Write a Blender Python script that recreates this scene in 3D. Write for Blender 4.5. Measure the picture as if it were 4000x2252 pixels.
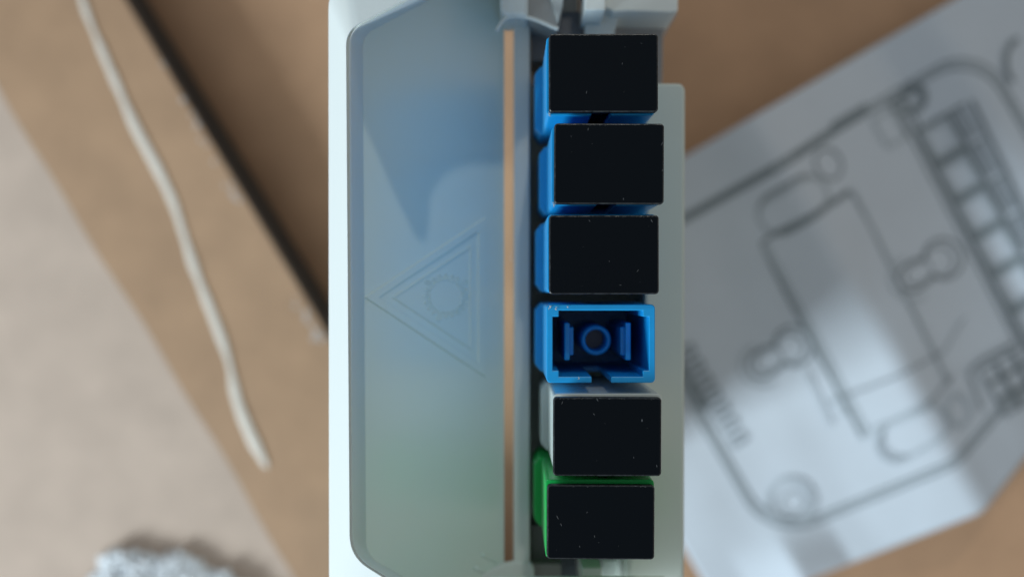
import bpy, bmesh, math, random
from mathutils import Vector, noise
random.seed(7)
sc = bpy.context.scene
for o in list(bpy.data.objects):
    bpy.data.objects.remove(o)

# ---------------------------------------------------------------- units: 1 unit = 1 cm
H = 10.0            # height of the adapter fronts above the cardboard
D = 9.4             # camera above the adapter fronts
K = 8.75 / 4000.0

# ---------------------------------------------------------------- camera
cam_d = bpy.data.cameras.new('camera')
cam = bpy.data.objects.new('camera', cam_d)
sc.collection.objects.link(cam)
cam.location = (0, 0, H + D)
cam_d.sensor_width = 36.0
cam_d.lens = 36.0 * D / 8.75
cam_d.clip_start = 0.05
cam_d.clip_end = 500
cam_d.dof.use_dof = True
cam_d.dof.focus_distance = D + 0.05
cam_d.dof.aperture_fstop = (cam_d.lens / 1000.0) / 0.245
sc.camera = cam

# ---------------------------------------------------------------- world and lamps (indoors, window at lower left)
w = bpy.data.worlds.new('World'); sc.world = w; w.use_nodes = True
bg = w.node_tree.nodes['Background']
bg.inputs[1].default_value = 0.57
# the room: cool daylight walls on the window side, warmer on the far (right) side
wn = w.node_tree
wt = wn.nodes.new('ShaderNodeTexCoord'); wx = wn.nodes.new('ShaderNodeSeparateXYZ')
wn.links.new(wt.outputs['Generated'], wx.inputs[0])
wr_ = wn.nodes.new('ShaderNodeMapRange'); wr_.inputs[1].default_value = 0.1; wr_.inputs[2].default_value = 0.9
wn.links.new(wx.outputs[0], wr_.inputs[0])
wm = wn.nodes.new('ShaderNodeMix'); wm.data_type = 'RGBA'
wm.inputs[6].default_value = (0.42, 0.49, 0.56, 1); wm.inputs[7].default_value = (0.62, 0.56, 0.47, 1)
wn.links.new(wr_.outputs[0], wm.inputs[0]); wn.links.new(wm.outputs[2], bg.inputs[0])

def area(name, to, dist, size, energy, color):
    l = bpy.data.lights.new(name, 'AREA'); l.shape = 'SQUARE'; l.size = size
    l.energy = energy; l.color = color
    o = bpy.data.objects.new(name, l); sc.collection.objects.link(o)
    v = Vector(to).normalized()
    o.location = v * dist + Vector((0, 0, H - 3))
    o.rotation_euler = (-v).to_track_quat('-Z', 'Y').to_euler()
    return o
WIN = (-0.71, -0.57, 0.33)
LMP = Vector((0.10, 0.70, 0.70)).normalized()
area('window_light', WIN, 60, 18, 43500, (0.80, 0.93, 1.0))
area('room_light', LMP, 60, 1.3, 4200, (1.0, 0.97, 0.86))

sc.view_settings.view_transform = 'Standard'
sc.view_settings.look = 'None'
sc.view_settings.exposure = 0.0
sc.view_settings.gamma = 1.0

# ---------------------------------------------------------------- helpers
def P(px, py, z):
    """point at height z (cm, relative to the adapter fronts) seen at photo pixel px, py"""
    f = K * (D - z) / D
    return Vector(((px - 2000) * f, (1126 - py) * f, z + H))

def link(name, me, mat=None, parent=None, smooth=False):
    o = bpy.data.objects.new(name, me)
    sc.collection.objects.link(o)
    if mat and not me.materials: me.materials.append(mat)
    if parent: o.parent = parent
    if smooth:
        for p in me.polygons: p.use_smooth = True
    return o

def mesh(name, verts, faces):
    me = bpy.data.meshes.new(name)
    me.from_pydata([tuple(v) for v in verts], [], faces)
    bm = bmesh.new(); bm.from_mesh(me)
    bmesh.ops.recalc_face_normals(bm, faces=bm.faces)
    bm.to_mesh(me); bm.free()
    me.update()
    return me

def bevel(o, width, seg=2, angle=30):
    m = o.modifiers.new('bevel', 'BEVEL'); m.width = width; m.segments = seg
    m.limit_method = 'ANGLE'; m.angle_limit = math.radians(angle)
    m.harden_normals = False
    return o

def thing(name, label, cat, loc=(0, 0, 0), group=None):
    o = bpy.data.objects.new(name, None); sc.collection.objects.link(o)
    o.location = loc; o.empty_display_size = 0.3
    o['label'] = label; o['category'] = cat
    if group: o['group'] = group
    return o

def keep(o, parent):
    """parent without moving"""
    o.parent = parent
    o.location = o.location - parent.location
    return o

def prism_world(name, pts, z0, z1, mat, parent=None, bev=0.0, seg=2):
    """pts world xy list, z local"""
    n = len(pts)
    vs = [Vector((p[0], p[1], z1 + H)) for p in pts] + [Vector((p[0], p[1], z0 + H)) for p in pts]
    fs = [list(range(n)), list(range(2 * n - 1, n - 1, -1))]
    for i in range(n):
        j = (i + 1) % n
        fs.append([i, n + i, n + j, j])
    o = link(name, mesh(name, vs, fs), mat)
    if parent: keep(o, parent)
    if bev: bevel(o, bev, seg)
    return o

def prism(name, pix, z0, z1, mat, parent=None, bev=0.0, seg=2):
    """outline given as seen at its top height z1"""
    return prism_world(name, [P(a, b, z1)[:2] for a, b in pix], z0, z1, mat, parent, bev, seg)

def rect(x0, y0, x1, y1):
    return [(x0, y0), (x0, y1), (x1, y1), (x1, y0)]

def rrect(x0, y0, x1, y1, r, n=5):
    out = []
    for cx, cy, a in ((x0 + r, y0 + r, 270), (x0 + r, y1 - r, 180), (x1 - r, y1 - r, 90), (x1 - r, y0 + r, 0)):
        for k in range(n + 1):
            t = math.radians(a - 90 * k / n)
            out.append((cx + r * math.cos(t), cy + r * math.sin(t) * 1.0))
    return out

def rounded(points, radii, n=8):
    """open polyline with rounded inner corners, constant vertex count"""
    out = [Vector(points[0])]
    for i in range(1, len(points) - 1):
        p = Vector(points[i]); a = Vector(points[i - 1]); b = Vector(points[i + 1]); r = radii[i - 1]
        pa = p + (a - p).normalized() * r; pb = p + (b - p).normalized() * r
        for k in range(n + 1):
            t = k / n
            out.append(pa * (1 - t) ** 2 + p * 2 * t * (1 - t) + pb * t * t)
    out.append(Vector(points[-1]))
    return out

# ---------------------------------------------------------------- materials
def mat(name, col, rough=0.5, spec=0.5, bump=0.0, bscale=40, var=0.0, vscale=6, coat=0.0, sss=0.0):
    m = bpy.data.materials.new(name); m.use_nodes = True
    nt = m.node_tree; b = nt.nodes['Principled BSDF']
    b.inputs['Base Color'].default_value = (*col, 1)
    b.inputs['Roughness'].default_value = rough
    b.inputs['Specular IOR Level'].default_value = spec
    if coat:
        b.inputs['Coat Weight'].default_value = coat; b.inputs['Coat Roughness'].default_value = 0.2
    tc = nt.nodes.new('ShaderNodeTexCoord')
    if var:
        n = nt.nodes.new('ShaderNodeTexNoise'); n.inputs['Scale'].default_value = vscale; n.inputs['Detail'].default_value = 6
        nt.links.new(tc.outputs['Object'], n.inputs['Vector'])
        r = nt.nodes.new('ShaderNodeMapRange'); r.inputs[1].default_value = 0.3; r.inputs[2].default_value = 0.7
        r.inputs[3].default_value = 1 - var; r.inputs[4].default_value = 1 + var
        nt.links.new(n.outputs[0], r.inputs[0])
        mx = nt.nodes.new('ShaderNodeVectorMath'); mx.operation = 'SCALE'
        mx.inputs[0].default_value = col
        nt.links.new(r.outputs[0], mx.inputs['Scale'])
        nt.links.new(mx.outputs[0], b.inputs['Base Color'])
    if bump:
        n2 = nt.nodes.new('ShaderNodeTexNoise'); n2.inputs['Scale'].default_value = bscale; n2.inputs['Detail'].default_value = 4
        nt.links.new(tc.outputs['Object'], n2.inputs['Vector'])
        bp = nt.nodes.new('ShaderNodeBump'); bp.inputs['Strength'].default_value = bump; bp.inputs['Distance'].default_value = 0.01
        nt.links.new(n2.outputs[0], bp.inputs['Height'])
        nt.links.new(bp.outputs[0], b.inputs['Normal'])
    return m

M_white = mat('white_plastic', (0.74, 0.78, 0.76), 0.65, 0.22, 0.06, 60)
M_panel = mat('satin_white_plastic', (0.73, 0.84, 0.80), 0.27, 0.75, 0.03, 90)
M_strip = mat('grey_white_plastic', (0.60, 0.66, 0.61), 0.5, 0.4, 0.05, 60)
M_dark = mat('slot_shade_plastic', (0.10, 0.12, 0.135), 0.55, 0.3)  # slot backs: the hole's shade is put into the colour
M_blue = mat('blue_plastic', (0.008, 0.33, 0.74), 0.30, 0.45, 0.05, 70, 0.04, 9)
M_green = mat('green_plastic', (0.005, 0.44, 0.08), 0.38, 0.45, 0.05, 70)
M_ivory = mat('pale_grey_plastic', (0.60, 0.66, 0.63), 0.38, 0.45, 0.05, 70)
M_kraft = mat('pale_cardboard', (0.57, 0.45, 0.37), 0.85, 0.2, 0.5, 14, 0.07, 1.2)
M_kraft2 = mat('brown_cardboard', (0.52, 0.315, 0.19), 0.75, 0.3, 0.5, 14, 0.09, 0.9)
M_tape = mat('brown_packing_tape', (0.45, 0.285, 0.175), 0.5, 0.4, 0.6, 5, 0.08, 1.1)
M_wrinkle = mat('tape_glare', (0.80, 0.735, 0.65), 0.35, 0.6)  # light caught by the wrinkle, set as a pale colour
M_paper = mat('white_paper', (0.60, 0.65, 0.71), 0.8, 0.25, 0.1, 20, 0.015, 2)
M_ink = mat('grey_ink', (0.23, 0.265, 0.285), 0.8, 0.2)
M_inklight = mat('pale_grey_ink', (0.46, 0.51, 0.55), 0.8, 0.2)
M_table = mat('dark_table', (0.09, 0.08, 0.075), 0.6, 0.3, 0.2, 5, 0.2, 1)
M_foam = mat('white_fleece', (0.80, 0.83, 0.86), 0.9, 0.2, 0.8, 20, 0.06, 3)

def black_cap_material():
    m = bpy.data.materials.new('black_rubber'); m.use_nodes = True
    nt = m.node_tree; b = nt.nodes['Principled BSDF']
    b.inputs['Roughness'].default_value = 0.42
    b.inputs['Specular IOR Level'].default_value = 0.10
    tc = nt.nodes.new('ShaderNodeTexCoord')
    oi = nt.nodes.new('ShaderNodeObjectInfo')
    ad = nt.nodes.new('ShaderNodeVectorMath'); ad.operation = 'ADD'
    sc_ = nt.nodes.new('ShaderNodeVectorMath'); sc_.operation = 'SCALE'; sc_.inputs[0].default_value = (17, 31, 0)
    nt.links.new(oi.outputs['Random'], sc_.inputs['Scale'])
    nt.links.new(tc.outputs['Object'], ad.inputs[0]); nt.links.new(sc_.outputs[0], ad.inputs[1])
    # tiny pale nicks: sparse voronoi cells, stretched
    mp = nt.nodes.new('ShaderNodeMapping'); mp.inputs['Rotation'].default_value = (0, 0, 0.5); mp.inputs['Scale'].default_value = (7, 2.4, 1)
    nt.links.new(ad.outputs[0], mp.inputs['Vector'])
    v = nt.nodes.new('ShaderNodeTexVoronoi'); v.inputs['Scale'].default_value = 2.4
    nt.links.new(mp.outputs[0], v.inputs['Vector'])
    lt = nt.nodes.new('ShaderNodeMapRange'); lt.inputs[1].default_value = 0.035; lt.inputs[2].default_value = 0.085; lt.inputs[3].default_value = 1; lt.inputs[4].default_value = 0
    nt.links.new(v.outputs['Distance'], lt.inputs[0])
    sx = nt.nodes.new('ShaderNodeSeparateColor'); nt.links.new(v.outputs['Color'], sx.inputs[0])
    g = nt.nodes.new('ShaderNodeMath'); g.operation = 'GREATER_THAN'; g.inputs[1].default_value = 0.93
    nt.links.new(sx.outputs[0], g.inputs[0])
    mu = nt.nodes.new('ShaderNodeMath'); mu.operation = 'MULTIPLY'; nt.links.new(lt.outputs[0], mu.inputs[0]); nt.links.new(g.outputs[0], mu.inputs[1])
    mx = nt.nodes.new('ShaderNodeMix'); mx.data_type = 'RGBA'
    mx.inputs[6].default_value = (0.0022, 0.0038, 0.006, 1); mx.inputs[7].default_value = (0.16, 0.17, 0.18, 1)
    nt.links.new(mu.outputs[0], mx.inputs[0]); nt.links.new(mx.outputs[2], b.inputs['Base Color'])
    n = nt.nodes.new('ShaderNodeTexNoise'); n.inputs['Scale'].default_value = 55
    nt.links.new(tc.outputs['Object'], n.inputs['Vector'])
    bp = nt.nodes.new('ShaderNodeBump'); bp.inputs['Strength'].default_value = 0.08; bp.inputs['Distance'].default_value = 0.01
    nt.links.new(n.outputs[0], bp.inputs['Height']); nt.links.new(bp.outputs[0], b.inputs['Normal'])
    return m
M_black = black_cap_material()

# ================================================================ the setting
G = -10.0
tb = link('table', mesh('table', [(-60, -60, H - 12.6), (60, -60, H - 12.6), (60, 60, H - 12.6), (-60, 60, H - 12.6)], [[0, 1, 2, 3]]), M_table)
tb['kind'] = 'structure'

# ---------------------------------------------------------------- cardboard box the things stand on
# seam direction as seen in the photo
sd = (P(1283, 1330, G) - P(480, 0, G)); sd.z = 0; sd.normalize()          # down-right along the seam
sn = Vector((sd.y, -sd.x, 0))                                             # candidate normal
if sn.x > 0: sn = -sn                                                     # points to the left flap
carton = thing('cardboard_box', 'brown cardboard carton with taped seam lying under everything', 'cardboard box', (0, 0, 0))
FL = G + 0.95                                                              # top of the left, raised flap
def seam_pt(z): 
    return P(480, 0, z)
def strip_sheet(name, a0, a1, z0, z1, m, lift=None, n=60, amp=0.0):
    """long sheet along the seam, from offset a0 to a1 (towards sn) measured from the seam edge at height z1"""
    o0 = seam_pt(z1); vs = []; fs = []; cols = 24
    for i in range(n + 1):
        s = -28 + 56 * i / n
        for j in range(cols + 1):
            a = a0 + (a1 - a0) * j / cols
            p = o0 + sd * s + sn * a
            dz = noise.noise(Vector((s * 0.25, a * 0.25, 3.1))) * amp
            if lift: dz += lift(s, a)
            vs.append((p.x, p.y, z1 + H + dz))
    for i in range(n):
        for j in range(cols):
            a = i * (cols + 1) + j
            fs.append([a, a + 1, a + cols + 2, a + cols + 1])
    me = mesh(name, vs, fs)
    o = link(name, me, m, carton, smooth=True)
    s = o.modifiers.new('solid', 'SOLIDIFY'); s.thickness = z1 - z0; s.offset = -1
    # make sure thickness goes down
    if me.polygons[0].normal.z < 0: me.flip_normals()
    return o
strip_sheet('flap', 0.0, 30, FL - 0.3, FL, M_kraft, amp=0.10)
r = strip_sheet('flap', -0.36, -38, G - 0.3, G, M_kraft2, amp=0.10)
r['label'] = 'brown flap right of the seam'
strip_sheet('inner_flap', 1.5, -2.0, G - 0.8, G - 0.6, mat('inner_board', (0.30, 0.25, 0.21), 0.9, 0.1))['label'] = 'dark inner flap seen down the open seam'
# carton walls, so the flaps have something under them
for a, b in ((30, 0), (-38, 0)):
    o0 = seam_pt(G); c = o0 + sn * a * 0.98
    p1 = c - sd * 27; p2 = c + sd * 27
    q = sn * 0.2
    link('side_wall', mesh('side_wall', [(p1.x, p1.y, H - 12.6), (p2.x, p2.y, H - 12.6), (p2.x + q.x, p2.y + q.y, H - 12.6), (p1.x + q.x, p1.y + q.y, H - 12.6)] +
         [(p1.x, p1.y, H - 10.4), (p2.x, p2.y, H - 10.4), (p2.x + q.x, p2.y + q.y, H - 10.4), (p1.x + q.x, p1.y + q.y, H - 10.4)],
         [[0, 1, 2, 3], [4, 5, 6, 7], [0, 1, 5, 4], [1, 2, 6, 5], [2, 3, 7, 6], [3, 0, 4, 7]]), M_kraft2, carton)
# inner liner under the raised flap (its upright edge)
lp = seam_pt(FL)
def vert_board(name, a, z0, z1, th, m):
    c = lp + sn * a
    p1 = c - sd * 26; p2 = c + sd * 26; q = sn * th
    vs = []
    for z in (z0, z1):
        for p in (p1, p2, p2 + q, p1 + q): vs.append((p.x, p.y, z + H))
    return link(name, mesh(name, vs, [[0, 1, 2, 3], [4, 5, 6, 7], [0, 1, 5, 4], [1, 2, 6, 5], [2, 3, 7, 6], [3, 0, 4, 7]]), m, carton)
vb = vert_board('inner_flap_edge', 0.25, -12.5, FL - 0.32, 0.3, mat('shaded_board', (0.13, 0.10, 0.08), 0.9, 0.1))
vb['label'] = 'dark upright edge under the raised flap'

# tape on the raised flap, with a wrinkle whose glare is painted pale
def tape_edge(s):   # width of the tape from the seam
    return 2.52 + 0.03 * math.sin(s * 0.7) + 0.02 * math.sin(s * 2.3)
o0 = seam_pt(FL + 0.03)
vs = []; fs = []
NT = 90
for i in range(NT + 1):
    s = -27 + 54 * i / NT
    for j in range(9):
        a = -0.02 + (tape_edge(s) + 0.02) * j / 8
        p = o0 + sd * s + sn * a
        vs.append((p.x, p.y, FL + H + 0.035 + 0.1 * noise.noise(Vector((s * 0.25, a * 0.25, 3.1)))))
for i in range(NT):
    for j in range(8):
        a = i * 9 + j; fs.append([a, a + 1, a + 10, a + 9])
tape = link('packing_tape', mesh('packing_tape', vs, fs), M_tape, carton, smooth=True)
if tape.data.polygons[0].normal.z < 0: tape.data.flip_normals()

def tube(name, pts, radii, m, parent=None, flat=1.0, seg=10, cap=True):
    vs = []; fs = []; n = len(pts)
    for i, p in enumerate(pts):
        d = (pts[min(i + 1, n - 1)] - pts[max(i - 1, 0)]).normalized()
        s = d.cross(Vector((0, 0, 1)))
        s = s.normalized() if s.length > 1e-5 else Vector((1, 0, 0))
        u = s.cross(d).normalized()
        for k in range(seg):
            a = 2 * math.pi * k / seg
            vs.append(p + s * math.cos(a) * radii[i] + u * math.sin(a) * radii[i] * flat)
    for i in range(n - 1):
        for k in range(seg):
            k2 = (k + 1) % seg
            fs.append([i * seg + k, i * seg + k2, (i + 1) * seg + k2, (i + 1) * seg + k])
    fs.append(list(range(seg))); fs.append([(n - 1) * seg + k for k in range(seg)])
    return link(name, mesh(name, vs, fs), m, parent, smooth=True)

def smooth_path(pts, n=8):
    """catmull-rom"""
    out = []
    q = [pts[0]] + list(pts) + [pts[-1]]
    for i in range(1, len(q) - 2):
        for k in range(n):
            t = k / n
            p0, p1, p2, p3 = q[i - 1], q[i], q[i + 1], q[i + 2]
            out.append(tuple(0.5 * ((2 * p1[c]) + (-p0[c] + p2[c]) * t + (2 * p0[c] - 5 * p1[c] + 4 * p2[c] - p3[c]) * t * t + (-p0[c] + 3 * p1[c] - 3 * p2[c] + p3[c]) * t ** 3) for c in range(len(p1))))
    out.append(tuple(pts[-1]))
    return out
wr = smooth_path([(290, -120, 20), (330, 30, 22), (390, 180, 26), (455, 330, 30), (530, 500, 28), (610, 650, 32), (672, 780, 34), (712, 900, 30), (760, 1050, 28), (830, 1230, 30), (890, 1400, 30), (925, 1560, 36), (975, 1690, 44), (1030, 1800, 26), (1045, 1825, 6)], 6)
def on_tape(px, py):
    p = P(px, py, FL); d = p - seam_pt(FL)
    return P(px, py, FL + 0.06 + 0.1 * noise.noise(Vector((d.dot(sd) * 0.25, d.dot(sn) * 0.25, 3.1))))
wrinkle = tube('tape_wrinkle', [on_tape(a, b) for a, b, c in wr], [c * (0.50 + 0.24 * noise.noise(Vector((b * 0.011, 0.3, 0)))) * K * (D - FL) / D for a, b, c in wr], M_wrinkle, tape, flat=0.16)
wrinkle['label'] = 'long raised wrinkle in the tape, its glare painted pale'
# torn paper fibres at the tape edge beside the gap
bm = bmesh.new()
for (cx, cy, nn, sp) in ((893, 760, 16, 26), (1170, 1230, 14, 30), (1210, 1290, 12, 25), (700, 400, 6, 70), (780, 560, 6, 60)):
    for k in range(nn):
        t = random.gauss(0, 1) * sp
        px, py = cx + t * 0.5 + random.gauss(0, 7), cy + t * 0.85 + random.gauss(0, 7)
        c = P(px + 20, py, FL + 0.12)
        r_ = random.uniform(0.015, 0.05)
        bmesh.ops.create_icosphere(bm, subdivisions=1, radius=r_, matrix=__import__('mathutils').Matrix.Translation(c) @ __import__('mathutils').Matrix.Diagonal((1, random.uniform(.5, 1.6), 0.5, 1)))
me = bpy.data.meshes.new('torn_fibres'); bm.to_mesh(me); bm.free()
tf = link('torn_fibres', me, mat('torn_paper', (0.52, 0.47, 0.44), 0.9, 0.1), carton); tf['kind'] = 'stuff'

# ---------------------------------------------------------------- instruction sheet
UX, UY = 0.865, -0.502
VX, VY = 0.502, 0.865
def lerp_tab(tab, x):
    if x <= tab[0][0]: return tab[0][1]
    for (a, va), (b, vb_) in zip(tab, tab[1:]):
        if x <= b:
            t = (x - a) / (b - a); return va + (vb_ - va) * t
    return tab[-1][1]
def sm(tab, x, w_=26):
    return sum(lerp_tab(tab, x + d) for d in (-1.5 * w_, -w_, -w_ / 2, 0, w_ / 2, w_, 1.5 * w_)) / 7
GT = [(-800, 0), (-396, 0), (315, 0.068), (600, 0.0), (1300, 0.0)]
ZT = [(-800, 0.08), (-500, 0.22), (-100, 0.55), (320, 1.15), (860, 0.20), (1130, 0.5), (1500, 0.15), (1700, 0.08)]
def paper_pt(s, tau, up=0.0):
    t = tau * (1 + sm(GT, s, 18))
    z = G + 0.16 + sm(ZT, s)
    # a lifted crease near the lower left corner
    k = max(0.0, min(1.0, (tau - 1380) / 260)); k = k * k * (3 - 2 * k)
    z += k * 0.42 * max(0.0, 1 - abs(s + 425) / 200)
    z += 0.05 * noise.noise(Vector((s * 0.004, tau * 0.004, 1.7)))
    px = 2671 + UX * s + VX * t; py = 613 + UY * s + VY * t
    return P(px, py, z + up)
vs = []; fs = []
NS, NTT = 150, 90
TAU = 1672
for i in range(NS + 1):
    s = -766 + (1640 + 766) * i / NS
    for j in range(NTT + 1):
        vs.append(paper_pt(s, TAU * j / NTT))
for i in range(NS):
    for j in range(NTT):
        a = i * (NTT + 1) + j
        fs.append([a, a + 1, a + NTT + 2, a + NTT + 1])
me = mesh('sheet', vs, fs)
leaflet = thing('instruction_leaflet', 'creased white paper leaflet printed with a grey line drawing of a housing', 'leaflet', (0, 0, 0))
sheet = link('sheet', me, M_paper, leaflet, smooth=True)
if me.polygons[0].normal.z < 0: me.flip_normals()
so = sheet.modifiers.new('solid', 'SOLIDIFY'); so.thickness = 0.015; so.offset = -1

def to_st(px, py):
    dx, dy = px - 2671, py - 613
    s = UX * dx + UY * dy
    t = VX * dx + VY * dy
    return s, t / (1 + sm(GT, s, 18))
class Ink:
    def __init__(self): self.v = []; self.f = []
    def line(self, pix, width, close=False, st=False, dens=22):
        pts = [(Vector(p) if st else Vector(to_st(*p))) for p in pix]
        if close: pts.append(pts[0])
        path = []
        for a, b in zip(pts, pts[1:]):
            n = max(1, int((b - a).length / dens))
            for k in range(n): path.append(a + (b - a) * k / n)
        path.append(pts[-1])
        width *= 0.64
        n = len(path); base = len(self.v)
        for i, p in enumerate(path):
            if close and i in (0, n - 1): d = (path[1] - path[0]).normalized() + (path[-1] - path[-2]).normalized()
            else: d = path[min(i + 1, n - 1)] - path[max(i - 1, 0)]
            d = d.normalized() if d.length > 1e-6 else Vector((1, 0))
            nn = Vector((-d.y, d.x)) * width / 2
            for q in (p + nn, p - nn):
                self.v.append(paper_pt(q.x, q.y, 0.012 + INKZ[0]))
        for i in range(n - 1):
            a = base + 2 * i
            self.f.append([a, a + 1, a + 3, a + 2])
        INKZ[0] += 0.0004
    def build(self, name, m, parent):
        me = mesh(name, self.v, self.f)
        for p in me.polygons:
            pass
        return link(name, me, m, parent)
INKZ = [0.0]
def arc(cx, cy, rx, ry, a0, a1, n=14, rot=0.0):
    out = []
    for k in range(n + 1):
        a = math.radians(a0 + (a1 - a0) * k / n)
        x, y = rx * math.cos(a), ry * math.sin(a)
        out.append((cx + x * math.cos(rot) - y * math.sin(rot), cy + x * math.sin(rot) + y * math.cos(rot)))
    return out
ROT = math.atan2(UY, UX)
def local(cx, cy, pts):
    """pts in sheet-aligned px around centre"""
    return [(cx + a * UX + b * VX, cy + a * UY + b * VY) for a, b in pts]
def stad(cx, cy, L, W):
    p = arc(L / 2 - W / 2, 0, W / 2, W / 2, -90, 90) + arc(-(L / 2 - W / 2), 0, W / 2, W / 2, 90, 270)
    return local(cx, cy, p)
def keyhole(cx, cy, sc_=1.0):
    p = arc(55 * sc_, 0, 62 * sc_, 62 * sc_, -150, 150, 22) + [(-20 * sc_, 42 * sc_)] + arc(-60 * sc_, 0, 42 * sc_, 42 * sc_, 90, 270, 14) + [(-20 * sc_, -42 * sc_)]
    return local(cx, cy, p)
dk = Ink(); lt = Ink()
# housing outline (sheet coordinates)
R_ = 190
out_ = [(-463 + R_, 190), (1225 - R_, 190)] + arc(1225 - R_, 190 + R_, R_, R_, -90, 0, 12) + [(1225, 1478 - R_)] + arc(1225 - R_, 1478 - R_, R_, R_, 0, 90, 12) + [(-463 + R_, 1478)] + arc(-463 + R_, 1478 - R_, R_, R_, 90, 180, 12) + [(-463, 190 + R_)] + arc(-463 + R_, 190 + R_, R_, R_, 180, 270, 12)
dk.line(out_, 12, True, True)
def inset(loop, d):
    cx, cy = 381, 834
    o = []
    for x, y in loop:
        o.append((x + (d if x < cx else -d) * 1.0, y + (d if y < cy else -d)))
    return o
dk.line(inset(out_, 26), 11, True, True)
lt.line(inset(out_, 13), 20, True, True)
dk.line([(-300, 206), (700, 206)], 34, False, True)       # heavy shaded upper side
dk.line([(560, 190), (720, 190)], 50, False, True)
# upper slot, circle and plate
dk.line(stad(3100, 800, 290, 165), 20, True)
lt.line(stad(3100, 800, 290, 130), 18, True)
dk.line(arc(3237, 640, 50, 62, 0, 360, 24, ROT), 15, True)
dk.line([(3019, 916), (3322, 745)], 34)
dk.line([(3322, 745), (3400, 880), (3500, 1087), (3706, 1500)], 9)
lt.line([(3335, 740), (3512, 1087), (3700, 1470)], 16)
dk.line([(3019, 916), (2975, 950), (3060, 1126), (3369, 1710)], 18)
lt.line([(2985, 950), (3085, 1126), (3390, 1700)], 34)
# keyholes
for cx, cy in ((3625, 1045), (3040, 1385)):
    dk.line(keyhole(cx, cy, 1.25), 17, True)
    lt.line(arc(cx - 58, cy + 40, 92, 84, 60, 250, 16), 16)
    dk.line(keyhole(cx, cy, 0.92), 10, True)
    dk.line([(cx - 10, cy - 45), (cx + 30, cy + 40)], 7)
# small tab rectangle
lt.line(local(3478, 500, [(-45, -60), (45, -60), (45, 60), (-45, 60)]), 24, True)
dk.line(local(3478, 500, [(45, -60), (45, 60)]), 14)
dk.line(local(3545, 400, [(-60, -25), (60, -25), (60, 30), (-60, 30)]), 30, True)
dk.line(arc(3570, 380, 48, 52, 0, 360, 18), 22, True)
lt.line(arc(3545, 455, 45, 30, 0, 360, 18), 18, True)
# port column
for off, wd, ink in ((0, 12, dk), (22, 10, dk), (48, 16, dk)):
    ink.line([(3500 + off * UX, 420 + off * UY), (3975 + off * UX, 1345 + off * UY)], wd)
for k in range(7):
    cx, cy = 3687 + 72.3 * k, 536 + 142.5 * k
    dk.line(local(cx, cy, [(-82, -72), (62, -72), (62, 72), (-82, 72)]), 26, True)
    lt.line(local(cx, cy, [(-60, -56), (44, -56), (44, 56), (-60, 56)]), 20, True)
    for a in (82, 102, 124):
        dk.line(local(cx, cy, [(a, -66), (a, 62)]), 11)
    dk.line(local(cx, cy, [(62, -72), (140, -72)]), 16)
dk.line([(3796, 392), (3890, 590), (3990, 807), (4100, 1040)], 26)
# comb of teeth at the lower left edge
for k in range(7):
    cx, cy = 2690 + 33 * k, 1375 + 57 * k
    dk.line(local(cx, cy, [(-30, -22), (26, -22), (26, 14), (-30, 14)]), 19 - 2 * (k > 3), True)
dk.line([(2640, 1390), (2700, 1500), (2760, 1600)], 34)
# lower slot, circles, plate corner
lt.line(stad(3565, 1690, 300, 150), 18, True)
dk.line(arc(3460 + 60, 1710, 75, 75, 70, 250, 14), 9)
lt.line(arc(3090, 1955, 88, 84, 0, 360, 28), 26, True)
dk.line(arc(3098, 1962, 46, 44, 0, 360, 24), 9, True)
dk.line([(3280, 1555), (3540, 1450), (3690, 1370), (3770, 1240)], 8)
lt.line([(3369, 1710), (3420, 1672), (3640, 1580)], 20)
lt.line([(3150, 1450), (3250, 1660)], 14)
lt.line([(3240, 1570), (3285, 1560), (3300, 1620)], 24)
lt.line(arc(3750, 1600, 42, 62, 0, 360, 24, -0.2), 20, True)
dk.line([(3620, 1580), (3660, 1540), (3720, 1460), (3706, 1500)], 10)
# grid block at the right
for a in range(3):
    for b in range(3):
        dk.line(local(3870 + 0, 1480, [(a * 75 - 20, b * 70 - 50), (a * 75 + 45, b * 70 - 50), (a * 75 + 45, b * 70 + 12), (a * 75 - 20, b * 70 + 12)]), 17, True)
dk.line([(3785, 1450), (3960, 1340)], 20)
dk.line([(3785, 1450), (3840, 1600)], 16)
dk.line(arc(3990, 240, 60, 90, 120, 260, 12), 30)
i1 = dk.build('printed_lines', M_ink, leaflet); i1['kind'] = 'stuff'
i2 = lt.build('pale_printed_lines', M_inklight, leaflet); i2['kind'] = 'stuff'

# ---------------------------------------------------------------- fluffy padding, lower left
bm = bmesh.new()
from mathutils import Matrix
rp = random.Random(5)
c0_ = P(640, 2425, FL + 0.12)
for k in range(2400):
    a_ = rp.uniform(0, 2 * math.pi); q_ = rp.random() ** 0.5
    ex = 1.62 * (1 + 0.10 * math.sin(3 * a_ + 1) + 0.06 * math.sin(7 * a_)); ey = 1.15 * (1 + 0.10 * math.sin(4 * a_) + 0.07 * math.sin(9 * a_ + 2))
    x_, y_ = ex * q_ * math.cos(a_), ey * q_ * math.sin(a_)
    z_ = 0.16 * (1 - q_ ** 3) + rp.uniform(-0.06, 0.08)
    r_ = rp.uniform(0.025, 0.075)
    M_ = Matrix.Translation((x_, y_, z_)) @ Matrix.Rotation(rp.uniform(0, 3), 4, 'Z') @ Matrix.Diagonal((rp.uniform(.8, 2.2), 1, .9, 1))
    bmesh.ops.create_icosphere(bm, subdivisions=1, radius=r_, matrix=M_)
bmesh.ops.create_uvsphere(bm, u_segments=24, v_segments=10, radius=1.0, matrix=Matrix.Diagonal((1.5, 1.05, 0.15, 1)))
me = bpy.data.meshes.new('padding_wad'); bm.to_mesh(me); bm.free()
pw = link('padding_wad', me, M_foam, smooth=True)
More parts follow.
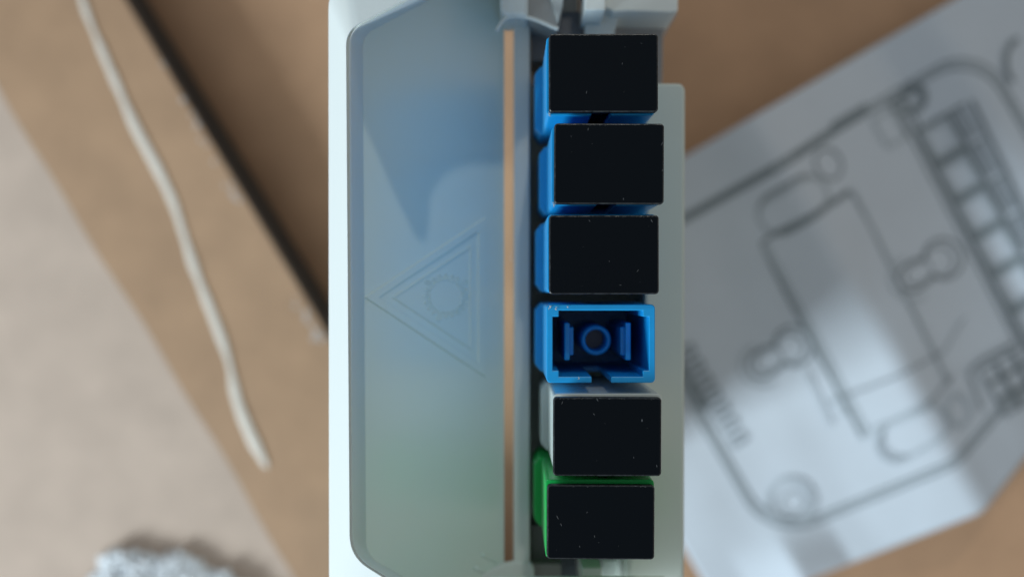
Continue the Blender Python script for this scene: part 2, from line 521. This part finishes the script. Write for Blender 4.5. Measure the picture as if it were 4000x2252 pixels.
pw.location = c0_
pw['label'] = 'crumpled white fluffy wad lying on the cardboard at the lower left'; pw['category'] = 'padding'

# ================================================================ the terminal box
box = thing('fibre_terminal_box', 'open white plastic fibre wall box seen end on, standing on cardboard', 'terminal box', (0, 0, 0))

# ---- cover shell: rings of the same vertex count
RAD = lambda *a: a
def ring(pts, radii, z):
    loop = rounded(pts, radii)
    return [P(p.x, p.y, z if not callable(z) else z(p)) for p in loop]
# panel plane in world: z = PA + PB * X
p1 = P(1417, 1126, -0.95); p2 = P(1969, 1126, -1.85)
PB = (p2.z - p1.z) / (p2.x - p1.x); PA = p1.z - H - PB * p1.x
def zpan(px):
    # z s.t. z = PA + PB*(px-2000)*K*(D-z)/D
    c = (px - 2000) * K * PB
    return (PA + c) / (1 + c / D)
def PP(px, py, up=0.0):
    z = zpan(px); p = P(px, py, z)
    nrm = Vector((-PB, 0, 1)).normalized()
    return p + nrm * up
X_END = 1995
r_out = [(X_END, -385), (1283, -58), (1286, 2370), (X_END, 2690)]
r_rim = [(X_END, -217), (1351, 119), (1366, 2172), (X_END, 2567)]
r_rim2 = [(X_END, -212), (1358, 121), (1371, 2170), (X_END, 2560)]
r_rim3 = [(X_END, -208), (1364, 123), (1376, 2168), (X_END, 2552)]
r_rim4 = [(X_END, -205), (1370, 124), (1380, 2166), (X_END, 2547)]
r_pan = [(1969, -156), (1417, 139), (1430, 2168), (1969, 2470)]
ro, ri = (95, 75), (62, 85)
def zrim(p):   # the rim face leans towards the left
    return -0.62 + 0.30 * (p.x - 1283) / 330.0
rings = []
zr = lambda z0: (lambda p: z0 + 0.33 * K * (min(p.x, 1640) - 1320))
low = ring(r_out, ro, zr(-0.80))
rings.append([Vector((v.x * 0.995, v.y * 0.995, H - 2.9)) for v in low])
rings.append(low)
rings.append(ring([(a + 0, b) for a, b in r_out], ro, zr(-0.56)))
rings.append(ring([(1.0 * a + (6 if a < 1500 else 0), b) for a, b in r_out], ro, zr(-0.49)))
rings.append(ring(r_rim, ri, zr(-0.36)))
rings.append(ring(r_rim2, ri, zr(-0.40)))
rings.append(ring(r_rim3, ri, zr(-0.385)))
rings.append(ring(r_rim4, ri, zr(-0.41)))
lp_ = rounded(r_pan, (50, 60))
rings.append([P(p.x, p.y, zpan(p.x)) for p in lp_])
n = len(rings[0]); vs = []; fs = []
for rg in rings: vs += rg
for k in range(len(rings) - 1):
    for i in range(n - 1):
        fs.append([k * n + i, k * n + i + 1, (k + 1) * n + i + 1, (k + 1) * n + i])
cv = link('cover', mesh('cover', vs, fs), M_white, box)
for p in cv.data.polygons: p.use_smooth = True
es = cv.modifiers.new('es', 'EDGE_SPLIT'); es.split_angle = math.radians(18)
# panel plate
base = [P(p.x, p.y, zpan(p.x)) for p in lp_]
nn = len(base); dn = Vector((0, 0, -0.10))
vs = base + [b + dn for b in base]
fs = [list(range(nn)), [nn + i for i in range(nn)][::-1]] + [[i, (i + 1) % nn, nn + (i + 1) % nn, nn + i] for i in range(nn)]
pn = link('inner_panel', mesh('inner_panel', vs, fs), M_panel, cv)

# ---- moulded warning triangle and starburst on the panel
def emboss_band(name, loops, heights, m, parent, close=True):
    """ribbon between successive loops (px) at the given heights above the panel"""
    vs = []; fs = []; L = len(loops[0])
    for lo, h in zip(loops, heights):
        for a, b in lo: vs.append(PP(a, b, h))
    for k in range(len(loops) - 1):
        for i in range(L):
            j = (i + 1) % L
            fs.append([k * L + i, k * L + j, (k + 1) * L + j, (k + 1) * L + i])
    me = mesh(name, vs, fs)
    return link(name, me, m, parent)
def tri(off):
    # apex, upper right, lower right; off > 0 shrinks
    A = Vector((1421, 1160)); B = Vector((1896, 846)); C = Vector((1896, 1474))
    c = (A + B + C) / 3
    r0 = 158.0
    f = 1 - off / r0
    return [tuple(c + (q - c) * f) for q in (A, B, C)]
hh = 0.016
emboss_band('warning_triangle', [tri(0), tri(3), tri(28), tri(31)], [-0.002, hh, hh, -0.002], M_panel, cv)
emboss_band('warning_triangle', [tri(54), tri(56), tri(60), tri(62)], [-0.002, hh * .7, hh * .7, -0.002], M_panel, cv)['label'] = 'thin inner line of the moulded triangle'
star = []
NR = 20
for k in range(NR):
    a0 = 2 * math.pi * k / NR
    big = 104 if k % 6 == 0 else 88
    for da, rr in ((-0.5, 68), (-0.22, 68), (-0.2, big), (0.2, big), (0.22, 68)):
        a = a0 + da * 2 * math.pi / NR
        star.append((1742 + rr * math.cos(a), 1155 + rr * math.sin(a)))
c0 = (1742, 1155)
def shrink(lo, d):
    o = []
    for a, b in lo:
        v = Vector((a - c0[0], b - c0[1])); l = v.length
        v *= (l - d) / l; o.append((c0[0] + v.x, c0[1] + v.y))
    return o
emboss_band('starburst', [star, shrink(star, 2.0), shrink(star, 5), shrink(star, 6.5)], [-0.002, hh * .6, hh * .6, -0.002], M_panel, cv)

# ---- base: left wall, floor, right ledge, standing on the cardboard
base_o = link('base', mesh('base', [(0, 0, 0)], []), M_strip, box)
def bprism(name, pix, z0, z1, m, bev=0.015, parent=None):
    return prism(name, pix, z0, z1, m, parent or box, bev)
bpy.data.objects.remove(base_o)
bprism('side_wall', rect(2007, -420, 2070, 2345), -2.7, -1.75, M_white, 0.02)
bprism('back_shell', rect(2066, 330, 2610, 2345), -9.9, -2.6, M_strip, 0.02)
bprism('ledge', [(2520, 325), (2520, 2150), (2440, 2150), (2440, 2320), (2673, 2320), (2677, 345), (2662, 325)], -2.7, -1.45, M_strip, 0.03)
# end fittings at the top
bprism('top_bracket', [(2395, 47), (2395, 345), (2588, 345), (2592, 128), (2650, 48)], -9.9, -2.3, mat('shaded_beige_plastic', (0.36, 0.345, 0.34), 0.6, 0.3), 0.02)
bprism('top_block', [(2362, -260), (2362, 30), (2400, 47), (2452, 44), (2620, 50), (2648, 46), (2656, -260)], -3.4, -1.60, M_white, 0.018)
bprism('fillet_rib', [(2284, 36), (2284, 150), (2398, 150), (2404, 110), (2418, 70), (2450, 44), (2450, 20)], -3.6, -1.85, M_white, 0.012)
bprism('snap_tab', rect(2284, -260, 2366, 41), -2.4, -1.25, M_white, 0.015)
bprism('slot_plate', rect(2074, 46, 2286, 238), -9.8, -2.0, mat('shaded_plastic', (0.19, 0.19, 0.20), 0.6, 0.3), 0.01)  # shade on the plate is put into its darker colour
bprism('slot_back', rect(2190, -300, 2290, 60), -9.8, -3.6, M_dark, 0.0)
bprism('hinge_cheek', [(2060, -260), (2060, 70), (2120, 92), (2176, 112), (2200, 20), (2206, -260)], -2.3, -1.45, mat('beige_plastic', (0.5, 0.49, 0.47), 0.6, 0.3), 0.02)
bprism('hinge_rib', [(2148, -260), (2150, 0), (2180, 88), (2200, 4), (2206, -260)], -1.6, -1.40, M_white, 0.015)
bprism('hinge_tab', [(1952, -260), (1952, 40), (1972, 66), (2010, 60), (2064, 66), (2064, -260)], -1.9, -1.25, M_white, 0.035)
hl = smooth_path([(1940, 122), (1968, 78), (2005, 64), (2060, 68), (2120, 88), (2165, 108), (2182, 112)], 6)
tube('hinge_lip', [P(a, b, -1.30) for a, b in hl], [8.5 * K * 1.13] * len(hl), M_white, box)
# end fittings at the bottom
bprism('bottom_bracket', [(1958, 2206), (2006, 2196), (2072, 2196), (2086, 2218), (2088, 2320), (1860, 2320), (1860, 2250)], -1.83, -1.70, M_white, 0.02)
bprism('slot_plate', rect(2074, 2050, 2150, 2196), -2.58, -2.1, mat('shaded_plastic', (0.19, 0.19, 0.20), 0.6, 0.3), 0.01)  # darkened like the upper plate to carry shade
bprism('slot_plate', [(2074, 2200), (2074, 2320), (2192, 2320), (2192, 2200)], -2.58, -1.9, mat('warm_grey_plastic', (0.30, 0.29, 0.28), 0.6, 0.3), 0.01)
bprism('slot_back', rect(2188, 2100, 2274, 2320), -2.58, -2.45, M_dark, 0.0)
bprism('snap_tab', [(2272, 2216), (2272, 2320), (2352, 2320), (2352, 2216)], -2.4, -1.4, M_white, 0.015)
bprism('bottom_block', [(2352, 2180), (2352, 2320), (2445, 2320), (2445, 2180)], -2.58, -2.2, M_strip, 0.02)
for (a, b, c, d, rr) in ((1852, 2215, 1975, 2262, 10), (1880, 2160, 1978, 2214, 8)):
    pts = [P(a + (c - a) * t / 6, b + (d - b) * t / 6, zpan(a + (c - a) * t / 6) + 0.01) for t in range(7)]
    tube('moulded_rib', pts, [rr * K * 1.2] * 7, M_panel, box, flat=0.3)
# unseen bars joining cover and base; lower one shaped to block window light
bprism('unseen_bar', rect(1900, -420, 2700, -262), -2.6, -1.3, M_white, 0.02)
bprism('unseen_bar', rect(1900, 2325, 2640, 2500), -1.2, -0.5, M_white, 0.02)
bprism('bar_post', rect(2100, 2465, 2200, 2500), -2.6, -1.202, M_white, 0.0)
bprism('bar_post', rect(2450, 2465, 2550, 2500), -2.6, -1.202, M_white, 0.0)

# ---- unseen plate added above the frame, cut to throw the rounded panel shadow
ZA = 1.0
shadow = [(1300, 80), (1384, 160), (1405, 400), (1424, 436), (1500, 600), (1570, 756), (1622, 862), (1640, 900), (1656, 922), (1676, 932), (1690, 922), (1694, 880), (1692, 830), (1700, 780), (1722, 732), (1756, 690), (1800, 662), (1850, 650), (1910, 648), (1966, 652)]
pts = []
for a, b in shadow:
    q = PP(a, b) if a > 1416 else P(a, b, -0.75)
    t = (ZA + H - q.z) / LMP.z
    e = q + LMP * t
    pts.append((e.x, e.y))
q = P(2070, 528, -1.75); t = (ZA + H - q.z) / LMP.z; e = q + LMP * t; pts.append((e.x, e.y))
ymax = max(p[1] for p in pts) + 1.6
pts = [(pts[0][0] - 0.2, ymax)] + pts + [(pts[-1][0] + 0.3, pts[-1][1] + 0.2), (pts[-1][0] + 0.3, ymax)]
blocker = prism_world('shadow_blocker', pts, ZA - 0.12, ZA, M_white, box, 0.0)
print('BLOCKER lowest y', min(p[1] for p in pts), 'frame top at that height', 2.463 * (D - ZA) / D)
prism_world('blocker_post', [(0.0, ymax - 0.4), (0.6, ymax - 0.4), (0.6, ymax), (0.0, ymax)], -2.6, ZA - 0.121, M_white, box, 0.0)  # carries the added plate, out of view

# ================================================================ adapters and dust caps
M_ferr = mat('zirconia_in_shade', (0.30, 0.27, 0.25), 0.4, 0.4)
def adapter(cx, cy, m, label):
    """body outline seen at its front height"""
    z1 = -0.10
    w2, h2 = 212, 153
    t = thing('fibre_adapter', label, 'adapter', (P(cx, cy, -1.9)), 'fibre adapters standing in the box')
    x0, x1, y0, y1 = cx - w2, cx + w2, cy - h2, cy + h2
    th = 24; cr = 24
    s0, s1 = cx - 36, cx + 40
    r = 16
    def corner(cx_, cy_, a, n=4, r=16):
        return [(cx_ + r * math.cos(math.radians(a - 90 * k / n)), cy_ + r * math.sin(math.radians(a - 90 * k / n))) for k in range(n + 1)]
    outer = corner(x0 + r, y0 + r, 270) + corner(x0 + r, y1 - r, 180) + [(s0, y1), (s0, y1 - th)]
    # inner, with stepped corners
    ix0, ix1, iy0, iy1 = x0 + th, x1 - th, y0 + th, y1 - th
    k = 24
    inner = [(ix0 + k, iy1), (ix0 + k, iy1 - k), (ix0, iy1 - k), (ix0, iy0 + k), (ix0 + k, iy0 + k), (ix0 + k, iy0),
             (ix1 - k, iy0), (ix1 - k, iy0 + k), (ix1, iy0 + k), (ix1, iy1 - k), (ix1 - k, iy1 - k), (ix1 - k, iy1)]
    rest = [(s1, y1 - th), (s1, y1)] + corner(x1 - r, y1 - r, 90) + corner(x1 - r, y0 + r, 0)
    # corner() walks clockwise in pixel space; keep one winding
    o1 = [(x0 + r, y0), ] ; 
    poly = []
    def arcp(ax, ay, a0, a1, n=4):
        return [(ax + r * math.cos(math.radians(a0 + (a1 - a0) * q / n)), ay + r * math.sin(math.radians(a0 + (a1 - a0) * q / n))) for q in range(n + 1)]
    poly += arcp(x0 + r, y0 + r, 270, 180)          # top left (py down): from top edge to left edge
    poly += arcp(x0 + r, y1 - r, 180, 90)           # bottom left
    poly += [(s0, y1), (s0, y1 - th)]
    poly += inner
    poly += [(s1, y1 - th), (s1, y1)]
    poly += arcp(x1 - r, y1 - r, 90, 0)
    poly += arcp(x1 - r, y0 + r, 0, -90)
    pts = [P(a, b, z1)[:2] for a, b in poly]
    body = prism_world('housing', pts, -1.38, z1, m, t, 0.007, 2)
    def w(a, b): return P(a, b, z1)[:2]
    def pw_(name, poly_, z0, zz, bev=0.01, par=None):
        o = prism_world(name, [w(a, b) for a, b in poly_], z0, zz, m, None, bev)
        keep(o, t)
        if par: o.parent = par; o.location = (0, 0, 0)
        return o
    c = 26
    fx0, fx1 = x0 - 33, x1 + 33
    ol = [(fx0, y0 + c + 8), (fx0, y1 - c - 8), (fx0 + c, y1 - 2), (fx1 - c, y1 - 2), (fx1, y1 - c - 8), (fx1, y0 + c + 8), (fx1 - c, y0 + 2), (fx0 + c, y0 + 2)]
    il = [(ix0, iy0 + 12), (ix0, iy1 - 12), (ix0 + 12, iy1), (ix1 - 12, iy1), (ix1, iy1 - 12), (ix1, iy0 + 12), (ix1 - 12, iy0), (ix0 + 12, iy0)]
    vs = []
    for lo, z in ((ol, -1.35), (il, -1.35), (il, -2.1), (ol, -2.1)):
        for q in lo: vs.append((*w(*q), H + z))
    fs = [[8 * a_ + i, 8 * a_ + (i + 1) % 8, 8 * ((a_ + 1) % 4) + (i + 1) % 8, 8 * ((a_ + 1) % 4) + i] for a_ in range(4) for i in range(8)]
    fl = link('flange', mesh('flange', vs, fs), m); keep(fl, t); bevel(fl, 0.01)
    pw_('cavity_floor', rrect(ix0, iy0, ix1, iy1, 12, 2), -2.09, -2.0, 0.0)
    # mating floor, sleeve and latches inside
    # (the flange top closes the bottom of the opening)
    for sx in (-1, 1):
        bx = cx + sx * 124
        pw_('latch', [(bx - 11, cy - 76), (bx - 11, cy + 76), (bx + 11, cy + 76), (bx + 11, cy - 76)], -1.99, -0.46, 0.01)
        hk = bx - sx * 26
        pw_('latch', [(min(hk, bx) - 2, cy - 58), (min(hk, bx) - 2, cy + 58), (max(hk, bx) + 2, cy + 58), (max(hk, bx) + 2, cy - 58)], -1.98, -0.54, 0.01)
    # sleeve: a tube
    ctr = Vector((*w(cx + 3, cy), 0)); ro_, ri_ = 64 * K, 44 * K
    vs = []; fs = []; N = 40
    for rr, z in ((ro_, -1.99), (ro_, -0.74), (ro_ - 0.012, -0.72), (ri_ + 0.01, -0.72), (ri_, -0.74), (ri_, -1.34)):
        for q in range(N):
            a = 2 * math.pi * q / N
            vs.append((ctr.x + rr * math.cos(a), ctr.y + rr * math.sin(a), H + z))
    for k_ in range(5):
        for q in range(N):
            q2 = (q + 1) % N
            fs.append([k_ * N + q, k_ * N + q2, (k_ + 1) * N + q2, (k_ + 1) * N + q])
    sl = link('sleeve', mesh('sleeve', vs, fs), m, smooth=True); keep(sl, t)
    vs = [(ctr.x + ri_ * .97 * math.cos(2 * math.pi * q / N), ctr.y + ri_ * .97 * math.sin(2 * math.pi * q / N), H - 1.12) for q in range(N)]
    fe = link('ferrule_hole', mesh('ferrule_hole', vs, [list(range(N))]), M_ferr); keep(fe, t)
    return t
GC = 'black dust caps on the adapters'
M_edge_glint = mat('rubber_edge_glint', (0.02, 0.022, 0.024), 0.22, 0.5, 0.5, 45, 0.7, 25)  # cap edge highlight painted as a paler, glossier bevel colour
M_scuff = mat('scuffed_rubber', (0.12, 0.125, 0.13), 0.6, 0.3)
M_crumb = mat('plastic_swarf', (0.45, 0.52, 0.56), 0.5, 0.5)
def slivers(name, marks, z, m, parent):
    vs = []; fs = []
    for x, y, L, wd, an in marks:
        c = P(x, y, z); d = Vector((math.cos(an), math.sin(an), 0)); q = Vector((-d.y, d.x, 0))
        b = len(vs)
        for u_, v_, h_ in ((-L, 0, 0), (-L * .2, -wd, 0), (L, 0, 0), (L * .2, wd, 0), (0, 0, wd * .6)):
            vs.append(c + d * u_ + q * v_ + Vector((0, 0, h_)))
        fs += [[b, b + 1, b + 4], [b + 1, b + 2, b + 4], [b + 2, b + 3, b + 4], [b + 3, b, b + 4]]
    o = link(name, mesh(name, vs, fs), m); keep(o, parent); o['kind'] = 'stuff'
    return o
def cap(x0, y0, x1, y1, dz, rot, label, marks=()):
    c = P((x0 + x1) / 2, (y0 + y1) / 2, dz)
    t = thing('dust_cap', label, 'dust cap', c, GC)
    hw, hh_ = (x1 - x0) / 2 * K * (D - dz) / D, (y1 - y0) / 2 * K * (D - dz) / D
    pts = rrect(-hw, -hh_, hw, hh_, 0.032, 5)
    def pr(name, pts, z0, z1, bev):
        n = len(pts)
        vs = [(p[0], p[1], z1) for p in pts] + [(p[0], p[1], z0) for p in pts]
        fs = [list(range(n)), list(range(2 * n - 1, n - 1, -1))] + [[i, n + i, n + (i + 1) % n, (i + 1) % n] for i in range(n)]
        o = link(name, mesh(name, vs, fs), M_black, t)
        bevel(o, bev, 3); return o
    cf = pr('cap_face', pts, -0.085, 0, 0.012)
    cf.data.materials.append(M_edge_glint); cf.modifiers['bevel'].material = 1
    pr('plug', rrect(-hw + .085, -hh_ + .085, hw - .085, hh_ - .085, 0.02, 3), -0.7, -0.084, 0.008)
    mk = [(a, b, L, 0.0022, an) for a, b, L, an in marks]
    rr = random.Random(int(x0 + y0))
    for k in range(16):       # faint nicks, most of them along the upper edge
        if k < 13: mk.append((rr.uniform(x0 + 20, x1 - 20), y0 + rr.uniform(3, 8), rr.uniform(.003, .011), .0014, rr.uniform(-.4, .4)))
        else: mk.append((rr.uniform(x0 + 15, x1 - 15), rr.uniform(y0 + 15, y1 - 15), rr.uniform(.003, .008), .0010, rr.gauss(1.2, .6)))
    slivers('scuff_marks', mk, dz + 0.0004, M_scuff, t)
    t.rotation_euler = (0, 0, rot)
    return t
A = [
 (2346, 298, M_blue, 'blue adapter, topmost of the column, fully shown left side under its cap'),
 (2366, 650, M_blue, 'blue adapter second from the top, its cap pushed to the right'),
 (2350, 990, M_blue, 'blue adapter third from the top, directly above the uncapped one'),
 (2347, 1341, M_blue, 'open blue adapter without a cap, showing its sleeve and latches'),
 (2373, 1690, M_ivory, 'pale grey adapter between the open blue one and the green one'),
 (2343, 2024, M_green, 'green adapter at the bottom of the column'),
]
AD = [adapter(*a) for a in A]
def crumbs(ad, spots):
    rr = random.Random(len(spots) * 7 + int(spots[0][0])); mk = []
    for x, y, n_, sp in spots:
        for k in range(n_): mk.append((x + rr.gauss(0, sp * .6), y + rr.gauss(0, sp), rr.uniform(.005, .016), rr.uniform(.002, .005), rr.uniform(0, 3.1)))
    slivers('swarf', mk, -0.09, M_crumb, ad)
crumbs(AD[0], [(2146, 446, 12, 3)])
crumbs(AD[1], [(2164, 800, 12, 3)])
crumbs(AD[3], [(2148, 1197, 9, 3), (2218, 1196, 5, 2), (2172, 1206, 6, 3), (2262, 1478, 3, 2)])
crumbs(AD[4], [(2168, 1838, 4, 3)])
cap(2144, 132, 2571, 438, 0.02, 0.002, 'black cap on the topmost blue adapter', ((2431, 249, .011, 1.2), (2291, 361, .016, 1.3), (2290, 434, .014, 0)))
cap(2165, 482, 2594, 797, 0.03, -0.004, 'black cap on the second blue adapter, sitting further right', ((2297, 505, .016, 1.3), (2586, 560, .02, 1.0), (2588, 664, .01, 1.2)))
cap(2145, 840, 2574, 1149, 0.02, 0.002, 'black cap just above the uncapped blue adapter', ((2491, 1057, .018, .9), (2423, 1113, .012, .2), (2546, 862, .018, 2.1), (2303, 862, .011, 2.2), (2380, 1020, .007, 1.2)))
cap(2161, 1551, 2584, 1858, 0.02, -0.003, 'black cap on the pale grey adapter', ((2196, 1572, .020, 1.2), (2333, 1560, .020, 2.0), (2476, 1785, .009, 1.6), (2566, 1818, .013, 1.7), (2320, 1617, .012, 2.4)))
cap(2137, 1893, 2557, 2183, 0.02, -0.006, 'black cap on the green adapter, lowest of the column', ((2178, 2020, .02, 2.0), (2192, 2048, .015, 1.8), (2323, 2093, .013, 1.7), (2265, 2133, .01, 1.7), (2293, 2000, .008, 1.6)))
